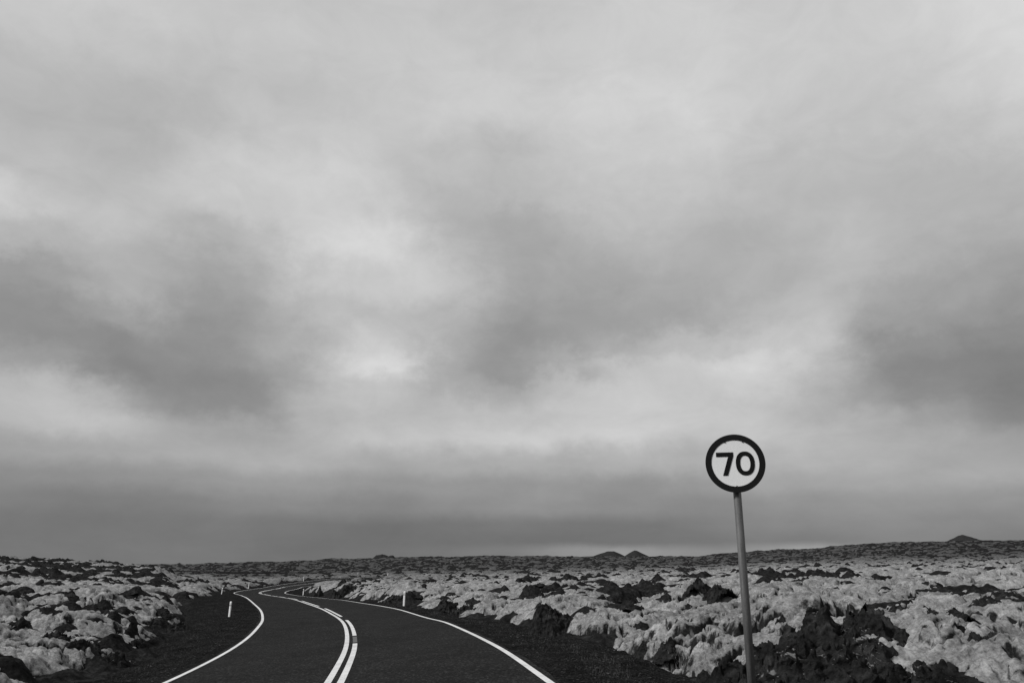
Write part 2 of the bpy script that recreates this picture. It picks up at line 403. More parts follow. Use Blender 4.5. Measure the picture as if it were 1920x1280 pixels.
def mat_asphalt():
    m, t, b = new_mat('asphalt'); c = geo(t, 'Position')
    v = t.nodes.new('ShaderNodeTexVoronoi'); v.inputs['Scale'].default_value = 30; t.links.new(c, v.inputs['Vector'])
    g = t.nodes.new('ShaderNodeRGBToBW'); t.links.new(v.outputs['Color'], g.inputs[0])
    col = ramp(t, g.outputs[0], [(0.0, 0.006), (0.45, 0.012), (0.75, 0.020), (0.95, 0.06)])
    col = mixc(t, 0.8, col, ramp(t, nnoise(t, c, 0.6, 9, 0.72), [(0.3, 0.6), (0.7, 1.4)]), 'MULTIPLY')
    t.links.new(col, b.inputs['Base Color']); b.inputs['Roughness'].default_value = 0.9
    b.inputs['Specular IOR Level'].default_value = 0.04
    t.links.new(bump(t, v.outputs['Distance'], 0.4, 0.008), b.inputs['Normal'])
    return m
def mat_paint(name, val, wear=0.85):
    m, t, b = new_mat(name); c = geo(t, 'Position')
    n = nnoise(t, c, 45, 4, 0.7)
    col = ramp(t, n, [(0.33, val * 0.15), (0.40, val * 0.90), (0.7, val)])
    col = mixc(t, wear, col, ramp(t, nnoise(t, c, 1.6, 8, 0.75), [(0.32, 0.62), (0.58, 1.0)]), 'MULTIPLY')
    t.links.new(col, b.inputs['Base Color']); b.inputs['Roughness'].default_value = 0.75
    return m
def mat_plain(name, val, rough=0.6, metal=0.0, var=0.15, scale=8):
    m, t, b = new_mat(name); c = coordo(t)
    col = ramp(t, nnoise(t, c, scale, 5, 0.65), [(0.3, val * (1 - var)), (0.7, val * (1 + var))])
    t.links.new(col, b.inputs['Base Color']); b.inputs['Roughness'].default_value = rough; b.inputs['Metallic'].default_value = metal
    b.inputs['Specular IOR Level'].default_value = 0.25
    return m
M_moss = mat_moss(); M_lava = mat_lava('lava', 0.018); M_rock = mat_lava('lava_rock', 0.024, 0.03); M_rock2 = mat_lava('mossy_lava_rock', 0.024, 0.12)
M_grav = mat_gravel(); M_asph = mat_asphalt(); M_paint = mat_paint('road_paint', 0.70); M_worn = mat_paint('worn_paint', 0.10)
M_hill = mat_lava('hill_scree', 0.026)

# ------------------------------------------------------------------ mesh helpers
def mesh_np(name, V, Fq, mat, smooth=True):
    V = np.asarray(V, np.float32); Fq = np.asarray(Fq, np.int32)
    me = bpy.data.meshes.new(name)
    me.vertices.add(len(V)); me.vertices.foreach_set('co', V.ravel())
    k = Fq.shape[1]
    me.loops.add(Fq.size); me.loops.foreach_set('vertex_index', Fq.ravel())
    me.polygons.add(len(Fq)); me.polygons.foreach_set('loop_start', np.arange(0, Fq.size, k, dtype=np.int32))
    me.polygons.foreach_set('use_smooth', np.full(len(Fq), smooth, bool))
    me.update(calc_edges=True); me.materials.append(mat)
    return me
def link(name, me, parent=None, **props):
    o = bpy.data.objects.new(name, me); scene.collection.objects.link(o)
    if parent is not None: o.parent = parent
    for k, v in props.items(): o[k] = v
    return o
def grid_faces(nr, nc):
    a = (np.arange(nr - 1)[:, None] * nc + np.arange(nc - 1)[None]).ravel()
    return np.stack([a, a + 1, a + nc + 1, a + nc], 1)
def bm_obj(name, bm, mat, parent=None, smooth=False, **props):
    me = bpy.data.meshes.new(name); bm.to_mesh(me); bm.free()
    me.materials.append(mat)
    if smooth:
        me.polygons.foreach_set('use_smooth', np.full(len(me.polygons), True))
    return link(name, me, parent, **props)

# ------------------------------------------------------------------ terrain sheets
def polar(r0, ratio1, r1, ratio2, r2, dth, half):
    rr = [r0]
    while rr[-1] < r2: rr.append(rr[-1] * (1 + (ratio1 if rr[-1] < r1 else ratio2)))
    fine = np.arange(-half, half + 1e-6, dth)
    coarse = np.arange(half + 3, 360 - half - 0.5, 3.0)
    th = np.radians(np.r_[fine, coarse])
    R, T = np.meshgrid(np.array(rr), th, indexing='ij')
    return (R * np.sin(T)), (R * np.cos(T)), len(rr), len(th), len(fine)
def wrap_faces(nr, nc):
    i = np.arange(nr - 1)[:, None]; j = np.arange(nc)[None]
    a = i * nc + j; b = i * nc + (j + 1) % nc
    return np.stack([a.ravel(), b.ravel(), (b + nc).ravel(), (a + nc).ravel()], 1)

def lumps(x, y, r):
    """rolling relief shared by moss and lava"""
    wx = x + 0.6 * perlin2(x / 1.7, y / 1.7, 8); wy = y + 0.6 * perlin2(x / 1.7, y / 1.7, 9)
    L = 0.30 * perlin2(x / 7, y / 7, 1) + 0.38 * (np.abs(perlin2(wx / 2.3, wy / 2.3, 2)) - 0.25)
    far = sm(r, 60, 250)
    L += sm(r, 180, 500) * 1.3 * np.abs(perlin2(x / 16, y / 16, 7)) + sm(r, 300, 900) * 1.6 * np.clip(perlin2(x / 45, y / 45, 10), 0, 1)
    L += far * 0.7 * perlin2(x / 22, y / 22, 5) + sm(r, 200, 900) * 2.0 * np.abs(perlin2(x / 70, y / 70, 6))
    return L
def rockiness(x, y, r):
    """-1 .. 1: where bare lava breaks through"""
    m = 0.45 * perlin2(x / 9, y / 9, 21) + 0.45 * perlin2(x / 3.1, y / 3.1, 22) + 0.5 * perlin2(x / 1.1, y / 1.1, 24)
    Y = np.maximum(y, 0.35 * r); b = 960 + 1445 * x / Y
    m = m + 0.34 * sm(Y, 150, 300) - 0.25
    ridge = sm(b, 390, 250) * sm(Y, 78, 92) * (1 - sm(Y, 150, 200))
    m = m + (0.24 + 0.6 * perlin2(x / 2.2, y / 2.2, 27)) * ridge + 0.10 * sm(Y, 22, 45) * (1 - sm(Y, 110, 160))
    m = m - 0.75 * sm(x, 3.9, 4.8) * (1 - sm(np.hypot(x - 6.0, y - 9.0), 3.0, 6.0))     # the smooth mossy hollow right of the big mound
    return m

def ground_z(x, y, info=None):
    r = np.hypot(x, y)
    z, e, lat, rz, s = info if info is not None else ground_base(x, y)
    t = sm(e, 0.0, 1.6)
    m = rockiness(x, y, r)
    wx = x + 0.25 * perlin2(x / .5, y / .5, 31); wy = y + 0.25 * perlin2(x / .5, y / .5, 32)
    cl = 0.22 * (0.55 - worley2(wx / 0.9, wy / 0.9, 1)) + 0.16 * (0.5 - worley2(wx / 0.33, wy / 0.33, 2)) + 0.09 * (0.5 - worley2(wx / 0.16, wy / 0.16, 3))
    cl += 0.05 * perlin2(x / 0.12, y / 0.12, 33) * (r < 40)
    cl += 0.25 * perlin2(wx / 1.4, wy / 1.4, 35)
    rise = -0.22 + 0.10 * sm(r, 15, 50) + 0.42 * sm(m, -0.05, 0.55) + 0.25 * sm(perlin2(x / 1.5, y / 1.5, 38), 0.15, 0.6)
    rise = rise - 0.30 * sm(x, 3.9, 4.8) * (1 - sm(np.hypot(x - 6.0, y - 9.0), 3.0, 6.0))
    nearroad = np.exp(-((e - 0.9) / 0.9) ** 2)
    rise = rise + nearroad * (0.02 + 0.32 * perlin2(x / 3.5, y / 3.5, 36))
    zz = z + t * (lumps(x, y, r) * sm(e, 0.2, 4) + rise + cl * (0.45 + 1.0 * sm(m, 0, 0.6)))
    return np.where(e < 0, np.minimum(zz, z - 0.12), zz)
def build_ground():
    X, Y, nr, nc, nf = polar(2.0, 0.0050, 260, 0.014, 7000, 0.14, 50)
    x, y = X.ravel(), Y.ravel()
    me = mesh_np('ground', np.stack([x, y, ground_z(x, y)], 1), wrap_faces(nr, nc), M_lava)
    link('ground', me, kind='structure')
def pillow(c, w):
    q = 1 - np.clip(c / w, 0, 1); return np.sqrt(np.clip(1 - q * q, 0, 1))
def moss_z(x, y, info=None):
    r = np.hypot(x, y)
    z, e, lat, rz, s = info if info is not None else ground_base(x, y)
    wx = x + 0.55 * perlin2(x / 1.4, y / 1.4, 41) + 0.2 * perlin2(x / .5, y / .5, 48); wy = y + 0.55 * perlin2(x / 1.4, y / 1.4, 42) + 0.2 * perlin2(x / .5, y / .5, 49)
    calm = sm(x, 3.5, 5.0) * (1 - sm(np.hypot(x - 6.5, y - 9.0), 3.5, 7.0))
    amp = 0.45 + 1.0 * np.clip(perlin2(x / 4.5, y / 4.5, 50) + 0.45, 0, 1)
    k1 = sm(perlin2(x / 2.7, y / 2.7, 54), -0.35, 0.25); k2 = sm(perlin2(x / 1.3, y / 1.3, 55), -0.2, 0.35)
    h = 0.30 * amp * (1 - k1 * (1 - pillow(cells2(wx / 2.1, wy / 1.6, 5), 0.26)))
    h += 0.32 * amp * (1 - 0.5 * calm) * (1 - k2 * (1 - pillow(cells2(wx / 0.95, wy / 0.72, 7), 0.36)))
    wx2 = x + 0.16 * perlin2(x / .35, y / .35, 44); wy2 = y + 0.16 * perlin2(x / .35, y / .35, 45)
    h += 0.10 * (0.4 + 0.6 * k2) * pillow(cells2(wx2 / 0.50, wy2 / 0.34, 6), 0.5)
    h += 0.09 * (1 - 0.55 * calm) * np.abs(perlin2(wx2 / 0.45, wy2 / 0.28, 46)) + 0.30 * calm * np.abs(perlin2(wx / 1.9 + wy / 3.0, wy / 0.9, 57))
    h += 0.05 * np.abs(perlin2(x / 0.12, y / 0.12, 47)) * (r < 45) + 0.045 * np.abs(perlin2(wx2 / 0.24, wy2 / 0.17, 58))
    m = rockiness(x, y, r)
    em = e - 0.10 - 1.0 * np.clip(perlin2(x / 2.2, y / 2.2, 53) + 0.05, 0, 1)
    t = sm(em, -0.3, 1.7)
    zz = z + lumps(x, y, r) * sm(e, 0.2, 4) + h * (0.4 + 0.6 * t) - 0.55
    zz -= 0.34 * (1 - t) + 0.10 * sm(m, 0.1, 0.7)
    pit = sm(perlin2(wx / 1.0 + 0.4 * perlin2(x / 0.3, y / 0.3, 60), wy / 0.75, 59), 0.28, 0.58) + 0.6 * sm(perlin2(x / 0.42 + 0.5 * perlin2(x / 0.2, y / 0.2, 61), y / 0.34, 62), 0.34, 0.62)
    zz -= 0.38 * pit * t * (1 - 0.6 * calm)                # hollows where the lava shows
    return zz, e
def build_moss():
    X, Y, nr, nc, nf = polar(3.0, 0.0038, 260, 0.012, 4000, 0.105, 50)
    x, y = X.ravel(), Y.ravel()
    zz, e = moss_z(x, y)
    V = np.stack([x, y, zz], 1)
    Fq = wrap_faces(nr, nc)
    keep = (e[Fq] > 0.0).all(1)
    Fq = Fq[keep]
    used = np.unique(Fq); mp = np.full(len(V), -1, np.int64); mp[used] = np.arange(len(used))
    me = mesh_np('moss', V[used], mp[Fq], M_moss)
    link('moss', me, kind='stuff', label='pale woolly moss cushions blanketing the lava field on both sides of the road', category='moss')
build_ground(); build_moss()

# ------------------------------------------------------------------ road, markings, shoulders
def ribbon(s0, s1, o0, o1, dz, nx=2, ds=0.5, fn=None):
    S = np.arange(s0, s1 + 1e-6, ds) if s1 - s0 > ds else np.array([s0, s1])
    if S[-1] < s1 - 1e-3: S = np.r_[S, s1]
    offs = np.linspace(0, 1, nx)
    V = []
    for s in S:
        a = o0(s) if callable(o0) else o0; b = o1(s) if callable(o1) else o1
        for k in offs:
            V.append(road_pt(s, a + (b - a) * k, dz))
    V = np.array(V)
    if fn is not None: V = fn(V)
    return V, grid_faces(len(S), nx)
SA, SB = RS[0] + 1, RS[-1] - 1
def edge_r(s): return HALF + 0.16 + 0.03 * math.sin(s * 0.9) + 0.02 * math.sin(s * 2.7)
def edge_l(s): return -(HALF + 0.16 + 0.03 * math.sin(s * 1.1 + 1) + 0.02 * math.sin(s * 3.1))
road = link('road', mesh_np('road', *ribbon(SA, SB, edge_l, edge_r, 0.0, 9), M_asph), kind='structure')
def mark(name, s0, s1, o, w=0.125, dz=0.005, mat=M_paint, label=None):
    V, Fq = ribbon(s0, s1, o - w / 2, o + w / 2, dz, 2, 0.25)
    ob = link(name, mesh_np(name, V, Fq, mat), road)
    if label: ob['label'] = label
mark('edge_line', SA, SB, -HALF, 0.115); mark('edge_line', SA, SB, HALF, 0.115)
mark('center_line', SA, SB, -0.115)
s = 10.0 - 12 * 3
while s < 150:
    mark('lane_dash', s - (13.5 if abs(s - 10) < .1 else 9), s, 0.115)
    s += 12
mark('worn_marking', 10.3, 12.6, 0.115, 0.125, 0.005, M_worn, 'faded grey patch filling a gap between two white dashes')

def shoulder(side):
    tabw = LEFT_W if side < 0 else RIGHT_W
    nx = 40
    def fn(V):
        x, y = V[:, 0], V[:, 1]
        k = np.tile(np.linspace(0, 1, nx), len(V) // nx)
        V[:, 2] -= 0.015 + 0.10 * k + 0.45 * sm(k, 0.82, 1.0)
        V[:, 2] += sm(k, 0.03, 0.2) * (0.05 * perlin2(x / 0.6, y / 0.6, 51) + 0.025 * perlin2(x / 0.18, y / 0.18, 52) + 0.02 * (0.5 - worley2(x / 0.25, y / 0.25, 9)))
        return V
    V, Fq = ribbon(SA, SB, lambda s: side * (HALF + 0.10), lambda s: side * (np.interp(s, *tabw) + 1.3), 0.0, nx, 0.12, fn)
    if side < 0: Fq = Fq[:, ::-1]
    link('road_shoulder', mesh_np('road_shoulder', V, Fq, M_grav), kind='structure')
shoulder(-1); shoulder(1)

# far stretch of the same road seen across the plain
FR = [(-165, 292), (-135, 288), (-105, 272), (-84, 262), (-70, 262), (-50, 270)]
def far_road():
    P, T = resample([(a, b, -4.95 - 0.003 * (a + 135), 0) for a, b in FR], 2.0)
    t2 = np.gradient(P[:, :2], axis=0); t2 /= np.linalg.norm(t2, axis=1)[:, None]
    n2 = np.stack([t2[:, 1], -t2[:, 0]], 1)
    V = []
    for o, dz in ((-7, -1.6), (-4, 0), (4, 0), (7.5, -2.0)):
        V.append(np.c_[P[:, :2] + n2 * o, P[:, 2] + CZ + dz + 0.55])
    V = np.array(V).transpose(1, 0, 2).reshape(-1, 3)
    link('distant_road', mesh_np('distant_road', V, grid_faces(len(P), 4), M_grav), kind='structure')
far_road()

# ------------------------------------------------------------------ hills on the horizon
def hill(px, py, wpx, Y, base_py, shape, seed, rough=0.12, depth=1.0):
    """shape: list of (offset 0..1 across, height 0..1) profile"""
    cx = (px - 960) / 1445 * Y; h = (base_py - py) / 1445 * Y; w = wpx / 1445 * Y
    zb = CZ + (HOR - base_py) / 1445 * Y
    n = 90
    u, v = np.meshgrid(np.linspace(-.5, .5, n), np.linspace(-.5, .5, n), indexing='ij')
    u, v = u.ravel(), v.ravel()
    prof = np.interp(u + .5, [a for a, _ in shape], [b for _, b in shape])
    q = np.clip(1 - np.abs(v) * 2, 0, 1)
    q = q ** 1.0
    hh = np.minimum(prof, 1.0) * q
    nz = 0.6 * perlin2(u * 5 + seed * 3.1, v * 5, 61) + 0.4 * perlin2(u * 14 + seed, v * 14, 62) + 0.3 * perlin2(u * 35, v * 35 + seed, 63)
    zz = zb + h * (hh + rough * nz * np.minimum(hh * 3, 1)) - 0.15 * h * (hh < 0.02) - 0.12 * h
    V = np.c_[cx + u * w, Y + v * w * depth, zz]
    return mesh_np('hill', V, grid_faces(n, n)[:, ::-1], M_hill)
CONE_A = [(0, 0), (.2, .42), (.42, .82), (.53, .99), (.63, 1), (.72, .82), (1, 0.1)]
CONE_B = [(0, 0), (.22, .36), (.40, .85), (.47, .99), (.51, .99), (.62, .76), (1, 0)]
DOME = [(0, 0), (.15, .35), (.35, .85), (.5, 1), (.65, .9), (.85, .4), (1, 0)]
LUMPY = [(0, 0), (.15, .3), (.3, .85), (.45, 1), (.6, .8), (.72, .85), (.8, .5), (1, 0)]
for a in ((1136, 1030.5, 120, 2600, 1053, CONE_A, 1, 0.02), (1193, 1028.5, 106, 2500, 1053, CONE_B, 2, 0.015),
          (1812, 999.5, 200, 700, 1026, [(0, 0), (.24, .2), (.36, .42), (.45, .9), (.5, 1), (.57, .86), (.68, .36), (.8, .3), (1, 0)], 3, 0.06),
          (720, 1036.5, 76, 800, 1053, LUMPY, 4, 0.12), (822, 1041, 60, 1000, 1050, DOME, 5, 0.15),
          (1395, 1029, 140, 700, 1048, [(0, 0), (.2, .45), (.35, .75), (.55, .8), (.7, 1), (.85, .85), (1, .3)], 6, 0.08),
          (337, 1053, 24, 800, 1062, DOME, 7, 0.1), (357, 1055, 22, 820, 1062, DOME, 8, 0.1), (405, 1052, 24, 820, 1062, DOME, 9, 0.1),
          (435, 1052, 30, 830, 1062, LUMPY, 10, 0.1), (467, 1051, 26, 850, 1061, DOME, 11, 0.1)):
    link('hill', hill(*a), kind='structure')

# ------------------------------------------------------------------ lava rocks
def clinker(x, y, k, seed):
    """broken lava rubble relief, k = size of the biggest chunks"""
    wx = x + 0.35 * k * perlin2(x / k * 1.3, y / k * 1.3, seed); wy = y + 0.35 * k * perlin2(x / k * 1.3, y / k * 1.3, seed + 1)
    h = 0.75 * k * (0.5 - worley2(wx / k, wy / k, seed + 2))
    h += 0.34 * k * (0.5 - worley2(wx / k * 2.3, wy / k * 2.3, seed + 3)) + 0.18 * k * (0.5 - worley2(wx / k * 5, wy / k * 5, seed + 4))
    h += 0.30 * k * perlin2(x / k * 1.6, y / k * 1.6, seed + 5) + 0.09 * k * perlin2(x / k * 9, y / k * 9, seed + 6)
    return h
def patch_mesh(lobes, seed, n, size, k, mat, ragged=0.25, over=0.13):
    """a rubble heap: height field over a disc with ragged rim; lobes = (x, y, rx, ry, h) in metres"""
    u, v = np.meshgrid(np.linspace(-1, 1, n), np.linspace(-1, 1, n), indexing='ij')
    x, y = u.ravel() * size[0], v.ravel() * size[1]
    env = np.zeros(len(x)) - 9
    dist = ragged * (perlin2(x / (2.2 * k), y / (2.2 * k), seed + 11) + 0.5 * perlin2(x / (0.8 * k), y / (0.8 * k), seed + 12))
    for (cx, cy, rx, ry, h) in lobes:
        d = np.hypot((x - cx) / rx, (y - cy) / ry) + dist
        env = np.maximum(env, h * (1.0 - d ** 1.3 * 0.95) - 0.02)
    z = env + clinker(x, y, k, seed) * np.clip(env / (0.5 * k) + 0.8, 0, 1)
    hs = 1.0 * over * k
    dx = hs * perlin2(x / k * 2 + 40, z / k * 3 + y / k, seed + 7); dy = hs * perlin2(y / k * 2 + 40, z / k * 3 + x / k, seed + 8)
    P = np.c_[x + dx, y + dy, z]
    zmin = -0.75 * max(l[4] for l in lobes) - 0.12
    Fq = grid_faces(n, n)[:, ::-1]
    keep = (z[Fq] > zmin).any(1); Fq = Fq[keep]
    used = np.unique(Fq); mp = np.full(len(P), -1, np.int64); mp[used] = np.arange(len(used))
    P[:, 2] = np.maximum(P[:, 2], zmin - 0.1)
    return mesh_np('lava_rock', P[used], mp[Fq], mat)
def rock_mesh(seed, n=90, k=0.5, mat=None):
    g = np.random.RandomState(seed)
    lobes = [(g.uniform(-.15, .15), g.uniform(-.2, .2), g.uniform(.55, .75), g.uniform(.55, .8), 1.0)]
    for _ in range(g.randint(1, 4)):
        a = g.uniform(0, 6.28); lobes.append((0.5 * math.cos(a), 0.5 * math.sin(a), g.uniform(.3, .5), g.uniform(.3, .5), g.uniform(.4, .85)))
    me = patch_mesh(lobes, seed * 3 + 1, n, (1.25, 1.25), k, mat or M_rock)
    P = np.empty(len(me.vertices) * 3, np.float32); me.vertices.foreach_get('co', P); P = P.reshape(-1, 3)
    top = P[:, 2] > 0.05
    P[:, 0] = (P[:, 0] - (P[top, 0].max() + P[top, 0].min()) / 2) / ((P[top, 0].max() - P[top, 0].min()) / 2)
    P[:, 2] /= P[:, 2].max()
    me.vertices.foreach_set('co', P.ravel()); me.update()
    return me
random.seed(4)
PROTO = [rock_mesh(k, 80, 0.42 + 0.06 * (k % 3), M_rock2 if k % 3 == 0 else M_rock) for k in range(8)]
PROTO_BIG = [rock_mesh(20 + k, 150, 0.30, M_rock) for k in range(3)]
def surface(x, y):
    info = ground_base(x, y); g = ground_z(x, y, info); mz, e = moss_z(x, y, info)
    return np.where(e > 0.1, np.maximum(mz, g), np.where(e > -0.2, np.maximum(g, info[0] - 0.05), info[0] - 0.02)), e
def surf_hit(px, py):
    cp, sp = math.cos(PITCH), math.sin(PITCH)
    a = (px - 960) / F_PX; b = -(py - 640) / F_PX
    dy = cp - b * sp; dz = (sp + b * cp) / dy; dx = a / dy
    Y = np.exp(np.linspace(math.log(6), math.log(600), 2400))
    X = dx * Y; Z = CZ + dz * Y
    g, e = surface(X, Y)
    i = np.where(Z < g)[0]
    i = i[0] if len(i) else len(Y) - 1
    return float(X[i]), float(Y[i]), float(Z[i]), float(e[i])
def rock_px(px, py, w, h, label, proto=None, group=None, depth=0.9, sink=0.15, cat='rock'):
    """a rock whose foot stands at pixel (px, py) of the photograph, w x h pixels large there"""
    x, y, z, e = surf_hit(px, py)
    k = y / 1430.0
    o = link('lava_rock', proto or random.choice(PROTO))
    hh = h * k; ww = w * k / 2
    o.scale = (ww, max(ww * depth, hh * 0.5), hh * 1.08); o.location = (x, y + ww * depth * 0.4, z - 0.22 * hh)
    o.rotation_euler = (0, 0, random.choice((0, math.pi)) + random.uniform(-.3, .3))
    o['label'] = label; o['category'] = cat; o['group'] = group or 'lava rocks in the moss field'
    return o
NAMED = [
 # the black mound by the sign and its neighbours
 (1480, 1122, 36, 26, 'rounded pitted lava rock above the big mound, beside the sign pole', None),
 (1535, 1118, 46, 24, 'wide black rock pair above the peak of the big mound', None),
 (1568, 1122, 24, 18, 'small dark rock next to the wide pair above the mound', None),
 (1486, 1146, 24, 18, 'small pitted rock left of the peak of the big mound', None),
 (1466, 1166, 28, 16, 'flat dark rock between the sign pole and the big mound', None),
 (1298, 1163, 21, 23, 'lone upright rounded boulder sitting on smooth moss', None),
 (1380, 1184, 34, 20, 'squat pointed rock just left of the sign pole', None),
 (1174, 1170, 16, 28, 'narrow upright black fin of lava in a moss hollow', None),
 (1212, 1218, 34, 18, 'angular dark block near the shoulder right of the road bend', None),
 (1255, 1214, 42, 22, 'dark slab overhung by a mossy lip near the roadside grass', None),
 (1262, 1234, 18, 12, 'small black stone beside the tuft of dry roadside grass', None),
 (1900, 1100, 44, 14, 'flat dark rock by the far right edge under the hill', None),
 (1700, 1106, 32, 12, 'low dark rock on the bright moss below the right hill', None),
 (1790, 1092, 34, 10, 'thin flat rock below the round right hill', None),
 # right roadside
 (913, 1132, 28, 20, 'grey rounded rock between the two roadside rubble heaps', None),
 (918, 1108, 26, 16, 'slanting dark rock on open moss above the grey rounded rock', None),
 (942, 1116, 16, 18, 'small leaning black rock on open moss above the roadside heap', None),
 (836, 1093, 36, 12, 'dark rock group on the moss behind the second delineator post', None),
 (820, 1106, 22, 12, 'small dark rock below the group behind the right post', None),
 (856, 1101, 20, 9, 'small flat dark rock right of the group behind the right post', None),
 (596, 1119, 22, 24, 'dark rock at the tip of the moss bluff inside the hairpin', None),
 (645, 1092, 22, 9, 'knobbly black rock on top of the bluff inside the hairpin', None),
 (1258, 1109, 24, 14, 'dark rock in the open moss left of the big cluster', None),
 (1206, 1104, 34, 14, 'dark spiky rock in the open middle moss field', None),
 (1140, 1102, 44, 10, 'long low dark rock in the open middle moss field', None),
 (1116, 1114, 22, 9, 'small dark rock below the long low one in the middle field', None),
 (1238, 1117, 36, 9, 'low dark rock string below the spiky middle rock', None),
 # left field
 (64, 1113, 46, 16, 'broad black rock in the moss near the left edge under the ridge', None),
 (164, 1114, 48, 16, 'broad black rock in the middle of the left moss field', None),
 (198, 1118, 30, 10, 'small dark rock just right of the broad left field rock', None),
 (316, 1126, 44, 22, 'dark streaked rock near the left shoulder, above the post', None),
 (86, 1136, 34, 18, 'dark rock pair below the broad rock near the left edge', None),
 (236, 1147, 13, 12, 'tiny black knob alone in the left moss field', None),
 (32, 1172, 40, 18, 'dark wedge of rock at the left edge of the picture', None),
 (62, 1172, 18, 10, 'small dark rock right of the wedge near the left edge', None),
 (96, 1256, 54, 24, 'dark tilted slab on the nearest left moss mound', None),
 (160, 1268, 34, 18, 'dark hollow rock where the left moss meets the gravel', None),
 (410, 1106, 26, 18, 'tall dark rock beyond the left posts at the start of the hairpin', None),
 (478, 1102, 20, 10, 'dark rock on the outer side of the hairpin', None),
]
def at_px(px, Y): return (px - 960) / 1485 * Y
def top_px(py, Y): return CZ - (py - HOR) / 1485 * Y
def mound(name_lab, cx_px, Y, peaks, k, n, size, seed, mat=M_rock2, foot=None):
    # peaks: (px, py of the top, forward distance, half width px, half depth m)
    zo = 0.0
    if foot is not None:                                  # set back to where its foot meets the ground
        hx, hy, hz, he = surf_hit(cx_px, foot)
        zo = hz - float(ground_base(np.array([hx]), np.array([hy]))[0][0]) if he > 0.4 else 0.0
        f = (hy + 0.3 * peaks[0][4]) / Y; Y *= f; k *= f; size = (size[0] * f, size[1] * f)
        peaks = [(a, b, yy * f, w, d * f) for a, b, yy, w, d in peaks]
    X0 = at_px(cx_px, Y)
    z0 = float(ground_base(np.array([X0]), np.array([Y]))[0][0])
    lobes = []
    for a, b, yy, w, d in peaks:
        gz = float(ground_base(np.array([at_px(a, yy)]), np.array([yy]))[0][0]) + zo
        lobes.append((at_px(a, yy) - X0, yy - Y, w / 1485 * yy, d, max(top_px(b, yy) - gz, 0.1)))
    me = patch_mesh(lobes, seed, n, size, k, mat, 0.18, 0.14)
    P = np.empty(len(me.vertices) * 3, np.float32); me.vertices.foreach_get('co', P); P = P.reshape(-1, 3)
    g, e = ground_base(P[:, 0].astype(float) + X0, P[:, 1].astype(float) + Y)[:2]
    P[:, 2] += g - z0 + zo - 0.06 - 1.2 * np.clip(0.35 - e, 0, 1)      # the heap follows the slope and stays off the road
    me.vertices.foreach_set('co', P.ravel()); me.update()
    o = link('lava_outcrop', me)
    o.location = (X0, Y, z0); o['label'] = name_lab; o['category'] = 'rock outcrop'; o['group'] = 'lava rocks in the moss field'
mound('big jagged black lava mound directly behind the sign pole', 1500, 9.6,
      [(1530, 1138, 9.9, 88, 1.1), (1480, 1170, 9.6, 95, 1.0), (1585, 1166, 9.7, 95, 1.0), (1432, 1200, 9.3, 115, 0.9), (1540, 1205, 8.9, 150, 0.9), (1375, 1220, 9.3, 100, 0.8), (1320, 1246, 9.6, 70, 0.6)], 0.26, 460, (2.3, 1.8), 71)
mound('black craggy block sloping off the right of the big mound', 1640, 10.6,
      [(1628, 1134, 10.6, 66, 0.7), (1668, 1152, 10.4, 52, 0.6), (1602, 1138, 10.7, 44, 0.6)], 0.24, 220, (0.9, 0.9), 83)
mound('long low dark lava ridge running down right of the big mound', 1670, 9.0,
      [(1640, 1216, 9.2, 80, 0.5), (1700, 1238, 8.8, 70, 0.45)], 0.22, 200, (1.0, 0.8), 97)
FEET = (1190, 1153, 1134, 1118, 1178, 1200, 1200, 1222, 1168, 1111, 1116, 1158, 1190, 1146, 1126, 1110, 1148, 1142, 1279)
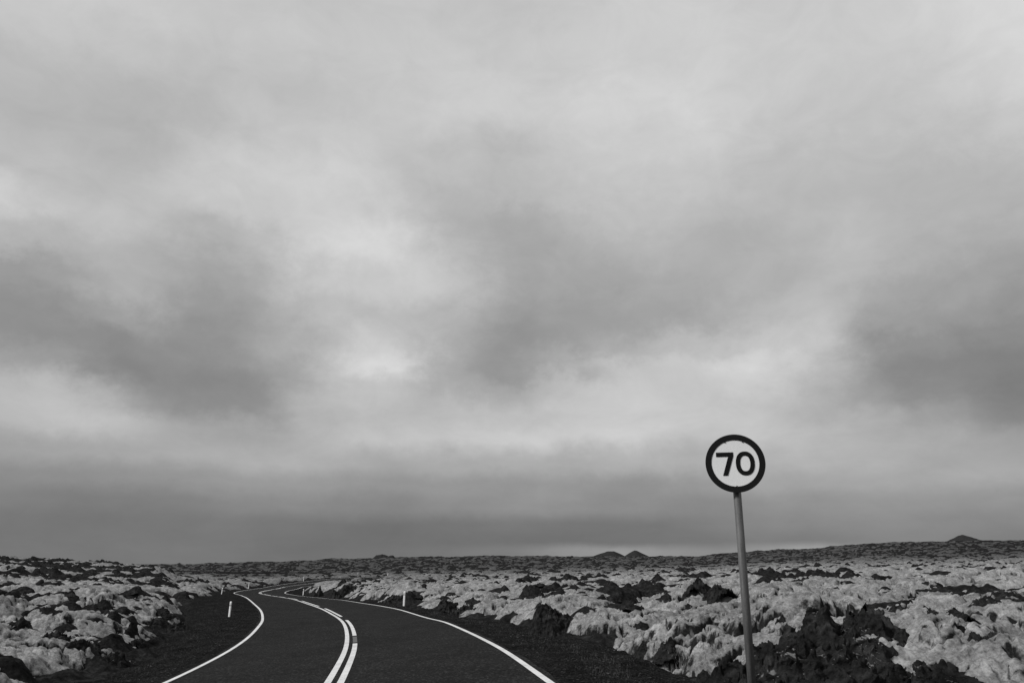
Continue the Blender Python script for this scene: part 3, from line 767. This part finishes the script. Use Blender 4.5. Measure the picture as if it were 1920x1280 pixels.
for ft, (lab, cx, Y, pk, k, n, size, seed) in zip(FEET, (
 ('big dark rubble heap at the right roadside past the bend', 1044, 22, [(1020,1126,22.2,58,1.2),(1052,1146,22.2,62,1.1),(1088,1164,22,55,.9)], .15, 260, (1.6,1.2), 101),
 ('wide dark rubble bank along the right edge line', 858, 32, [(835,1120,32.5,30,.9),(866,1132,32,32,.8),(888,1144,31.5,24,.7)], .25, 220, (1.6,1.2), 107),
 ('black road cutting rock touching the right delineator post', 735, 43, [(742,1107,44.5,22,.9),(720,1121,44,20,.7)], .3, 160, (1.7,1.3), 113),
 ('dark rock face in the moss bluff inside the road curve', 640, 62, [(642,1094,62,22,1.2),(622,1104,61,16,1.0)], .4, 120, (2.2,1.6), 119),
 ('dark broken lava outcrop bordering the left gravel shoulder', 318, 26, [(298,1152,26,20,.5),(335,1161,26,26,.5)], .2, 200, (1.3,1.1), 127),
 ('ragged upright lava rock close to the left shoulder', 253, 20, [(248,1156,20.5,12,.35),(263,1188,19.5,16,.4)], .15, 170, (.7,.8), 131),
 ('wide dark mossy outcrop in the left foreground moss', 125, 17.5, [(112,1176,17.8,24,.4),(150,1188,17.3,20,.35)], .17, 200, (1.0,.8), 137),
 ('long dark rock below the wide outcrop on the left', 208, 15.5, [(192,1205,15.5,26,.35),(226,1211,15.2,20,.3)], .16, 180, (.9,.7), 139),
 ('group of spiky black lava points in the left moss field', 163, 20, [(146,1146,20.5,11,.25),(163,1153,20.3,11,.25),(184,1160,20.3,12,.25)], .12, 170, (.7,.5), 149),
 ('tallest rock of the dark cluster left of the sign pole', 1318, 43, [(1318,1078,43,24,1.0),(1303,1092,42,16,.8)], .28, 140, (1.3,1.3), 151),
 ('broad middle rock of the dark cluster left of the sign pole', 1352, 41, [(1348,1090,41,22,1.0),(1366,1098,40,20,.9)], .28, 140, (1.3,1.3), 157),
 ('big craggy rock in the upper middle of the right moss slope', 1806, 16, [(1798,1129,16,24,.35),(1816,1140,15.6,20,.3)], .12, 140, (.65,.55), 163),
 ('smooth dark saddle shaped rock on the right moss slope', 1844, 11.8, [(1827,1171,11.8,22,.2),(1859,1169,11.8,24,.2)], .11, 150, (.5,.4), 167),
 ('lower dark rock of the broken row rising to the right edge', 1838, 19.5, [(1838,1133,19.5,24,.4)], .14, 110, (.7,.6), 173),
 ('middle dark rock of the broken row rising to the right edge', 1864, 24, [(1862,1112,24,24,.5)], .18, 110, (.9,.8), 179),
 ('last dark rock of the broken row at the right edge', 1893, 29, [(1893,1099,29,24,.6)], .2, 100, (1.0,.9), 181),
 ('dark jagged rock on the crest right of the big mound', 1745, 18, [(1740,1126,18,22,.35),(1756,1134,17.8,16,.3)], .14, 120, (.65,.6), 191),
 ('ragged low rock behind the craggy block of the mound', 1692, 17, [(1690,1128,17,18,.3)], .12, 100, (.5,.5), 193),
 ('shaded black rock in the lower right corner', 1905, 6.9, [(1906,1250,6.9,20,.2)], .08, 130, (.3,.35), 197))):
    mound(lab, cx, Y, pk, k, n, size, seed, M_rock2 if seed % 3 == 0 else M_rock, ft)
for px, py, w, h, lab, pr in NAMED: rock_px(px, py, w, h, lab, pr)
# the many small ones
rr = np.random.RandomState(5)
cnt = 0
cells = {}
while cnt < 230:
    px = rr.uniform(5, 1915); py = 1070 + 205 * rr.rand() ** 1.7
    x, y, z, e = surf_hit(px, py)
    if e < 0.6 or y > 190: continue
    if abs(px - 1530) < 130 and py > 1180: continue
    m = rockiness(np.array([x]), np.array([y]), np.array([math.hypot(x, y)]))[0]
    if rr.rand() > 0.5 + 0.5 * (m > -0.1): continue
    r0 = min(rr.lognormal(math.log(0.17), 0.45) * (1 + y / 90), 0.9, 0.011 * y)
    o = link('lava_rock', PROTO[rr.randint(8)])
    o.scale = (r0 * rr.uniform(.8, 1.5), r0 * rr.uniform(.7, 1.2), r0 * rr.uniform(.4, .8))
    o.location = (x, y, z - 0.02); o.rotation_euler = (rr.uniform(-.2, .2), rr.uniform(-.2, .2), rr.uniform(0, 6.28))
    o['label'] = 'small dark jagged lava stone half sunk in the pale moss'; o['category'] = 'rock'; o['group'] = 'small lava stones scattered through the moss'
    cnt += 1

# ------------------------------------------------------------------ loose gravel and dry grass on the shoulders
def gravel():
    bm = bmesh.new(); bmesh.ops.create_icosphere(bm, subdivisions=1, radius=1.0)
    B = np.array([v.co[:] for v in bm.verts]); Fb = np.array([[v.index for v in f.verts] for f in bm.faces]); bm.free()
    g = np.random.RandomState(9); Vs, Fs = [], []; n = 0
    for i in range(6000):
        s = -8 + 70 * g.rand() ** 1.8; side = g.choice((-1, 1))
        w = np.interp(s, *(LEFT_W if side < 0 else RIGHT_W))
        off = side * (HALF + 0.22 + (w - HALF) * g.rand() ** 0.8)
        p = np.array(road_pt(s, off, -0.02 - 0.10 * (abs(off) - HALF) / (w + 1.3 - HALF)))
        r = min(g.lognormal(math.log(0.013), 0.5), 0.09)
        if abs(off) < HALF + 0.35: r *= 0.5
        V = B * g.uniform(.6, 1.3, (len(B), 1)) * r * np.array([1, g.uniform(.6, 1), g.uniform(.4, .8)])
        a = g.rand() * 6.28; ca, sa = math.cos(a), math.sin(a)
        V = np.c_[V[:, 0] * ca - V[:, 1] * sa, V[:, 0] * sa + V[:, 1] * ca, V[:, 2]] + p
        Vs.append(V); Fs.append(Fb + n); n += len(B)
    link('gravel', mesh_np('gravel', np.concatenate(Vs), np.concatenate(Fs), M_stone, False), kind='stuff',
         label='loose dark gravel stones strewn over both road shoulders', category='gravel')
def mat_stone():
    m, t, b = new_mat('gravel_stone'); c = geo(t, 'Random Per Island')
    t.links.new(ramp(t, c, [(0, .006), (.7, .014), (.95, .03), (1.0, .12)]), b.inputs['Base Color']); b.inputs['Roughness'].default_value = .9
    return m
M_stone = mat_stone()
gravel()
def grass(name, spots, n, label, mat, hmin, hmax, seed):
    g = np.random.RandomState(seed); V, Fc = [], []; k = 0
    for (cx, cy, cz, rad, cnt) in spots:
        for i in range(cnt):
            a = g.rand() * 6.28; d = rad * math.sqrt(g.rand())
            x = cx + d * math.cos(a); y = cy + d * math.sin(a)
            hgt = g.uniform(hmin, hmax); lean = g.uniform(0, .8) * hgt; la = g.rand() * 6.28; wd = 0.0025 + 0.0025 * g.rand()
            px_, py_ = -math.sin(la) * wd, math.cos(la) * wd
            mx, my = math.cos(la) * lean, math.sin(la) * lean
            for (q, hz, ww) in ((0, 0, 1), (.3, .55, .8), (1, 1, .15)):
                V.append((x + mx * q + px_ * ww, y + my * q + py_ * ww, cz + hgt * hz)); V.append((x + mx * q - px_ * ww, y + my * q - py_ * ww, cz + hgt * hz))
            Fc += [(k, k + 1, k + 3, k + 2), (k + 2, k + 3, k + 5, k + 4)]; k += 6
    link(name, mesh_np(name, V, Fc, mat), kind='stuff', label=label, category='grass')
M_straw = mat_plain('dry_grass', 0.20, 0.9, 0, .4, 12); M_dark = mat_plain('dark_grass', 0.06, 0.9, 0, .5, 6)
sp = []
g = np.random.RandomState(3)
for i in range(44):
    px = g.uniform(1130, 1360); py = g.uniform(1210, 1262) - (px - 1280) * 0.14
    x, y, z, e = surf_hit(px, py); sp.append((x, y, z - 0.03, 0.12 + 0.1 * g.rand(), int(g.uniform(10, 45))))
grass('dry_grass', sp, 0, 'pale dry grass straggling between the right shoulder and the black mound', M_straw, .03, .13, 2)
sp = []
for i in range(1500):
    s = -6 + 46 * g.rand() ** 1.3; side = g.choice((-1, 1)); w = np.interp(s, *(LEFT_W if side < 0 else RIGHT_W))
    off = side * (HALF + 0.7 + (w - HALF - 0.5) * g.rand()); p = road_pt(s, off, -0.09)
    sp.append((p[0], p[1], p[2], 0.14, 7))
grass('sparse_grass', sp, 0, 'short dark grass sprouting from the gravel shoulders', M_dark, .03, .10, 6)

# ------------------------------------------------------------------ delineator posts
M_white = mat_plain('post_plastic', 0.93, 0.5, 0, .08); M_black = mat_plain('post_band', 0.05, 0.5); M_refl = mat_plain('post_reflector', 0.42, 0.3)
def make_post():
    root = bpy.data.objects.new('delineator_post', None); scene.collection.objects.link(root)
    def slab(w, d, z0, z1, slant=0.0):
        bm = bmesh.new(); bmesh.ops.create_cube(bm, size=1)
        for v in bm.verts:
            v.co.x *= w; v.co.y *= d; top = v.co.z > 0
            v.co.z = (z1 + (slant if v.co.y > 0 else 0)) if top else z0
        bmesh.ops.bevel(bm, geom=[e for e in bm.edges if abs(e.verts[0].co.z - e.verts[1].co.z) > .005 or True], offset=min(0.012, (z1 - z0) * .2), segments=2, affect='EDGES')
        return bm
    bm_obj('post_body', slab(0.115, 0.06, -0.25, 0.87, 0.02), M_white, root)
    bm_obj('dark_band', slab(0.121, 0.066, 0.66, 0.72), M_black, root)
    bm_obj('reflector', slab(0.08, 0.070, 0.735, 0.80), M_refl, root)
    return root
POSTS = [
 (429, 1161, 1.0, 0.03, 'white delineator post on the left gravel shoulder, nearest of all posts'),
 (415, 1115, 1.0, 0.10, 'leaning white delineator post on the left just before the hairpin'),
 (466, 1102, 1.0, 0.0, 'small white delineator post on the outer side of the hairpin'),
 (568, 1117, 1.0, 0.05, 'white delineator post inside the hairpin at the tip of the moss bluff'),
 (757, 1137, 1.0, 0.02, 'white delineator post on the right roadside beside a black rock'),
 (569, 1090, 1.0, 0.0, 'tiny pale delineator post on the far side beyond the hairpin'),
 (671, 1079, 1.0, 0.0, 'tiny distant delineator post above the bluff, left of the last one'),
 (727, 1080, 1.0, 0.0, 'farthest delineator post where the road disappears right'),
]
def copy_thing(root):
    r = root.copy(); scene.collection.objects.link(r)
    for ch in list(root.children):
        c = ch.copy(); scene.collection.objects.link(c); c.parent = r
    return r
post0 = make_post(); srcs = []
for i, (px, py, sc, lean, lab) in enumerate(POSTS):
    o = post0 if i == 0 else copy_thing(post0)
    x, y, z = ray_hit(px, py)
    o.location = (x, y, z); o.rotation_euler = (0.0, lean, random.uniform(-.5, -.3)); o.scale = (sc, sc, sc)
    o['label'] = lab; o['category'] = 'delineator post'; o['group'] = 'delineator posts along the road'

# ------------------------------------------------------------------ speed limit sign
SY = 7.75
def px_to(px, py, Y):
    cp, sp_ = math.cos(PITCH), math.sin(PITCH)
    a = (px - 960) / F_PX; b = -(py - 640) / F_PX; dy = cp - b * sp_
    return Vector((a / dy * Y, Y, CZ + (sp_ + b * cp) / dy * Y))
M_ring = mat_plain('sign_border', 0.007, 0.5, 0, .1); M_face = mat_plain('sign_face', 0.93, 0.45, 0, .03, 4)
M_text = mat_plain('sign_numeral', 0.004, 0.5, 0, .1); M_galv = None
def mat_galv():
    m, t, b = new_mat('galvanised_steel'); c = coordo(t)
    mp = t.nodes.new('ShaderNodeMapping'); mp.inputs['Scale'].default_value = (14, 14, 1.3); t.links.new(c, mp.inputs[0])
    a = nnoise(t, mp.outputs[0], 2.2, 6, 0.7); f = nnoise(t, c, 60, 3, 0.6)
    col = ramp(t, a, [(0.3, 0.05), (0.5, 0.085), (0.72, 0.14)])
    col = mixc(t, 0.6, col, ramp(t, f, [(0.3, 0.7), (0.6, 1.0)]), 'MULTIPLY')
    t.links.new(col, b.inputs['Base Color']); b.inputs['Roughness'].default_value = 0.6; b.inputs['Metallic'].default_value = 0.0
    t.links.new(bump(t, f, 0.15, 0.004), b.inputs['Normal'])
    return m
M_galv = mat_galv()
ctr = px_to(1378.5, 868, SY)
foot_px = px_to(1411, 1290, SY)
R = 0.30
def disc(r0, r1, y0, y1, seg=96):
    """flat ring or disc with thickness in local XZ, facing -Y"""
    bm = bmesh.new()
    rings = []
    for (r, y) in ((r1, y0), (r1, y1)):
        rings.append([bm.verts.new((r * math.cos(2*math.pi*k/seg), y, r * math.sin(2*math.pi*k/seg))) for k in range(seg)])
    inn = []
    if r0 > 0:
        for y in (y0, y1):
            inn.append([bm.verts.new((r0 * math.cos(2*math.pi*k/seg), y, r0 * math.sin(2*math.pi*k/seg))) for k in range(seg)])
    for k in range(seg):
        j = (k + 1) % seg
        bm.faces.new((rings[0][k], rings[0][j], rings[1][j], rings[1][k]))
        if inn:
            bm.faces.new((inn[0][k], inn[1][k], inn[1][j], inn[0][j]))
            bm.faces.new((rings[0][k], inn[0][k], inn[0][j], rings[0][j]))
            bm.faces.new((rings[1][k], rings[1][j], inn[1][j], inn[1][k]))
    if not inn:
        bm.faces.new(rings[0][::-1]); bm.faces.new(rings[1])
    bmesh.ops.recalc_face_normals(bm, faces=bm.faces)
    return bm
def extrude_poly(pts, y0, y1):
    bm = bmesh.new()
    a = [bm.verts.new((x, y0, z)) for x, z in pts]; b = [bm.verts.new((x, y1, z)) for x, z in pts]
    bm.faces.new(a); bm.faces.new(b[::-1])
    for k in range(len(pts)):
        j = (k + 1) % len(pts); bm.faces.new((a[k], b[k], b[j], a[j]))
    bmesh.ops.recalc_face_normals(bm, faces=bm.faces)
    return bm
sign = bpy.data.objects.new('road_sign', None); scene.collection.objects.link(sign)
# local frame: origin at the foot of the pole, Z along the pole (it leans a little)
axis = (ctr - foot_px); axis.normalize()
ground_z = ground_base(np.array([foot_px.x]), np.array([foot_px.y]))[0][0]
L_ = (ctr.z - ground_z) / axis.z
base = ctr - axis * L_
yaw = math.radians(-14)                                   # faces the oncoming lane
zax = axis; yax = Vector((math.sin(-yaw), math.cos(-yaw), 0)); xax = yax.cross(zax).normalized(); yax = zax.cross(xax)
sign.matrix_world = Matrix(((xax.x, yax.x, zax.x, base.x), (xax.y, yax.y, zax.y, base.y), (xax.z, yax.z, zax.z, base.z), (0, 0, 0, 1)))
sign['label'] = 'round speed limit sign reading 70 on a tilted grey metal pole'; sign['category'] = 'road sign'
H = L_
def at_h(bm, h=None):
    bmesh.ops.translate(bm, verts=bm.verts, vec=(0, 0, H if h is None else h)); return bm
bm = bmesh.new(); bmesh.ops.create_cone(bm, cap_ends=True, segments=28, radius1=0.040, radius2=0.040, depth=H + 0.25 + 0.4)
bmesh.ops.translate(bm, verts=bm.verts, vec=(0, 0.062, (H + 0.25 - 0.4) / 2))
pole = bm_obj('pole', bm, M_galv, sign, smooth=False)
for p in pole.data.polygons:
    if abs(p.normal.z) < 0.5: p.use_smooth = True
bm_obj('sign_plate', at_h(disc(0, R * 0.985, -0.004, 0.012)), M_face, sign)
bm_obj('border_ring', at_h(disc(R * 0.797, R, -0.0075, 0.016)), M_ring, sign)
# numerals
def seven():
    return [(-.188, .114), (-.014, .114), (-.014, .074), (-.080, -.126), (-.130, -.126), (-.067, .069), (-.188, .069)]
bm_obj('numeral', at_h(extrude_poly(seven(), -0.0075, -0.0040)), M_text, sign, label='black figure 7 on the sign plate')
def zero():
    bm = bmesh.new(); seg = 64; cx, cz = 0.100, -0.004; L = []
    for (ax, az_) in ((0.094, 0.123), (0.050, 0.080)):
        for y in (-0.0075, -0.0040):
            ring = []
            for k in range(seg):
                a = 2 * math.pi * k / seg; e_ = 2 / 2.25
                c, s_ = math.cos(a), math.sin(a)
                ring.append(bm.verts.new((cx + ax * math.copysign(abs(c) ** e_, c), y, cz + az_ * math.copysign(abs(s_) ** e_, s_))))
            L.append(ring)
    for k in range(seg):
        j = (k + 1) % seg
        bm.faces.new((L[0][k], L[0][j], L[1][j], L[1][k])); bm.faces.new((L[2][k], L[3][k], L[3][j], L[2][j]))
        bm.faces.new((L[0][k], L[2][k], L[2][j], L[0][j])); bm.faces.new((L[1][k], L[1][j], L[3][j], L[3][k]))
    bmesh.ops.recalc_face_normals(bm, faces=bm.faces)
    return bm
bm_obj('numeral', at_h(zero()), M_text, sign, label='black figure 0 on the sign plate')
for a in (68, 112, 270):
    b = disc(0, 0.006, -0.010, -0.004, 12)
    bmesh.ops.translate(b, verts=b.verts, vec=(R * 0.785 * math.cos(math.radians(a)), 0, R * 0.785 * math.sin(math.radians(a))))
    bm_obj('bolt', at_h(b), M_ring, sign)
for dz in (-0.14, 0.14):
    bm = bmesh.new(); bmesh.ops.create_cube(bm, size=1)
    for v in bm.verts: v.co = Vector((v.co.x * 0.11, 0.055 + v.co.y * 0.085, v.co.z * 0.035))
    bm_obj('clamp', at_h(bm, H + dz), M_galv, sign)
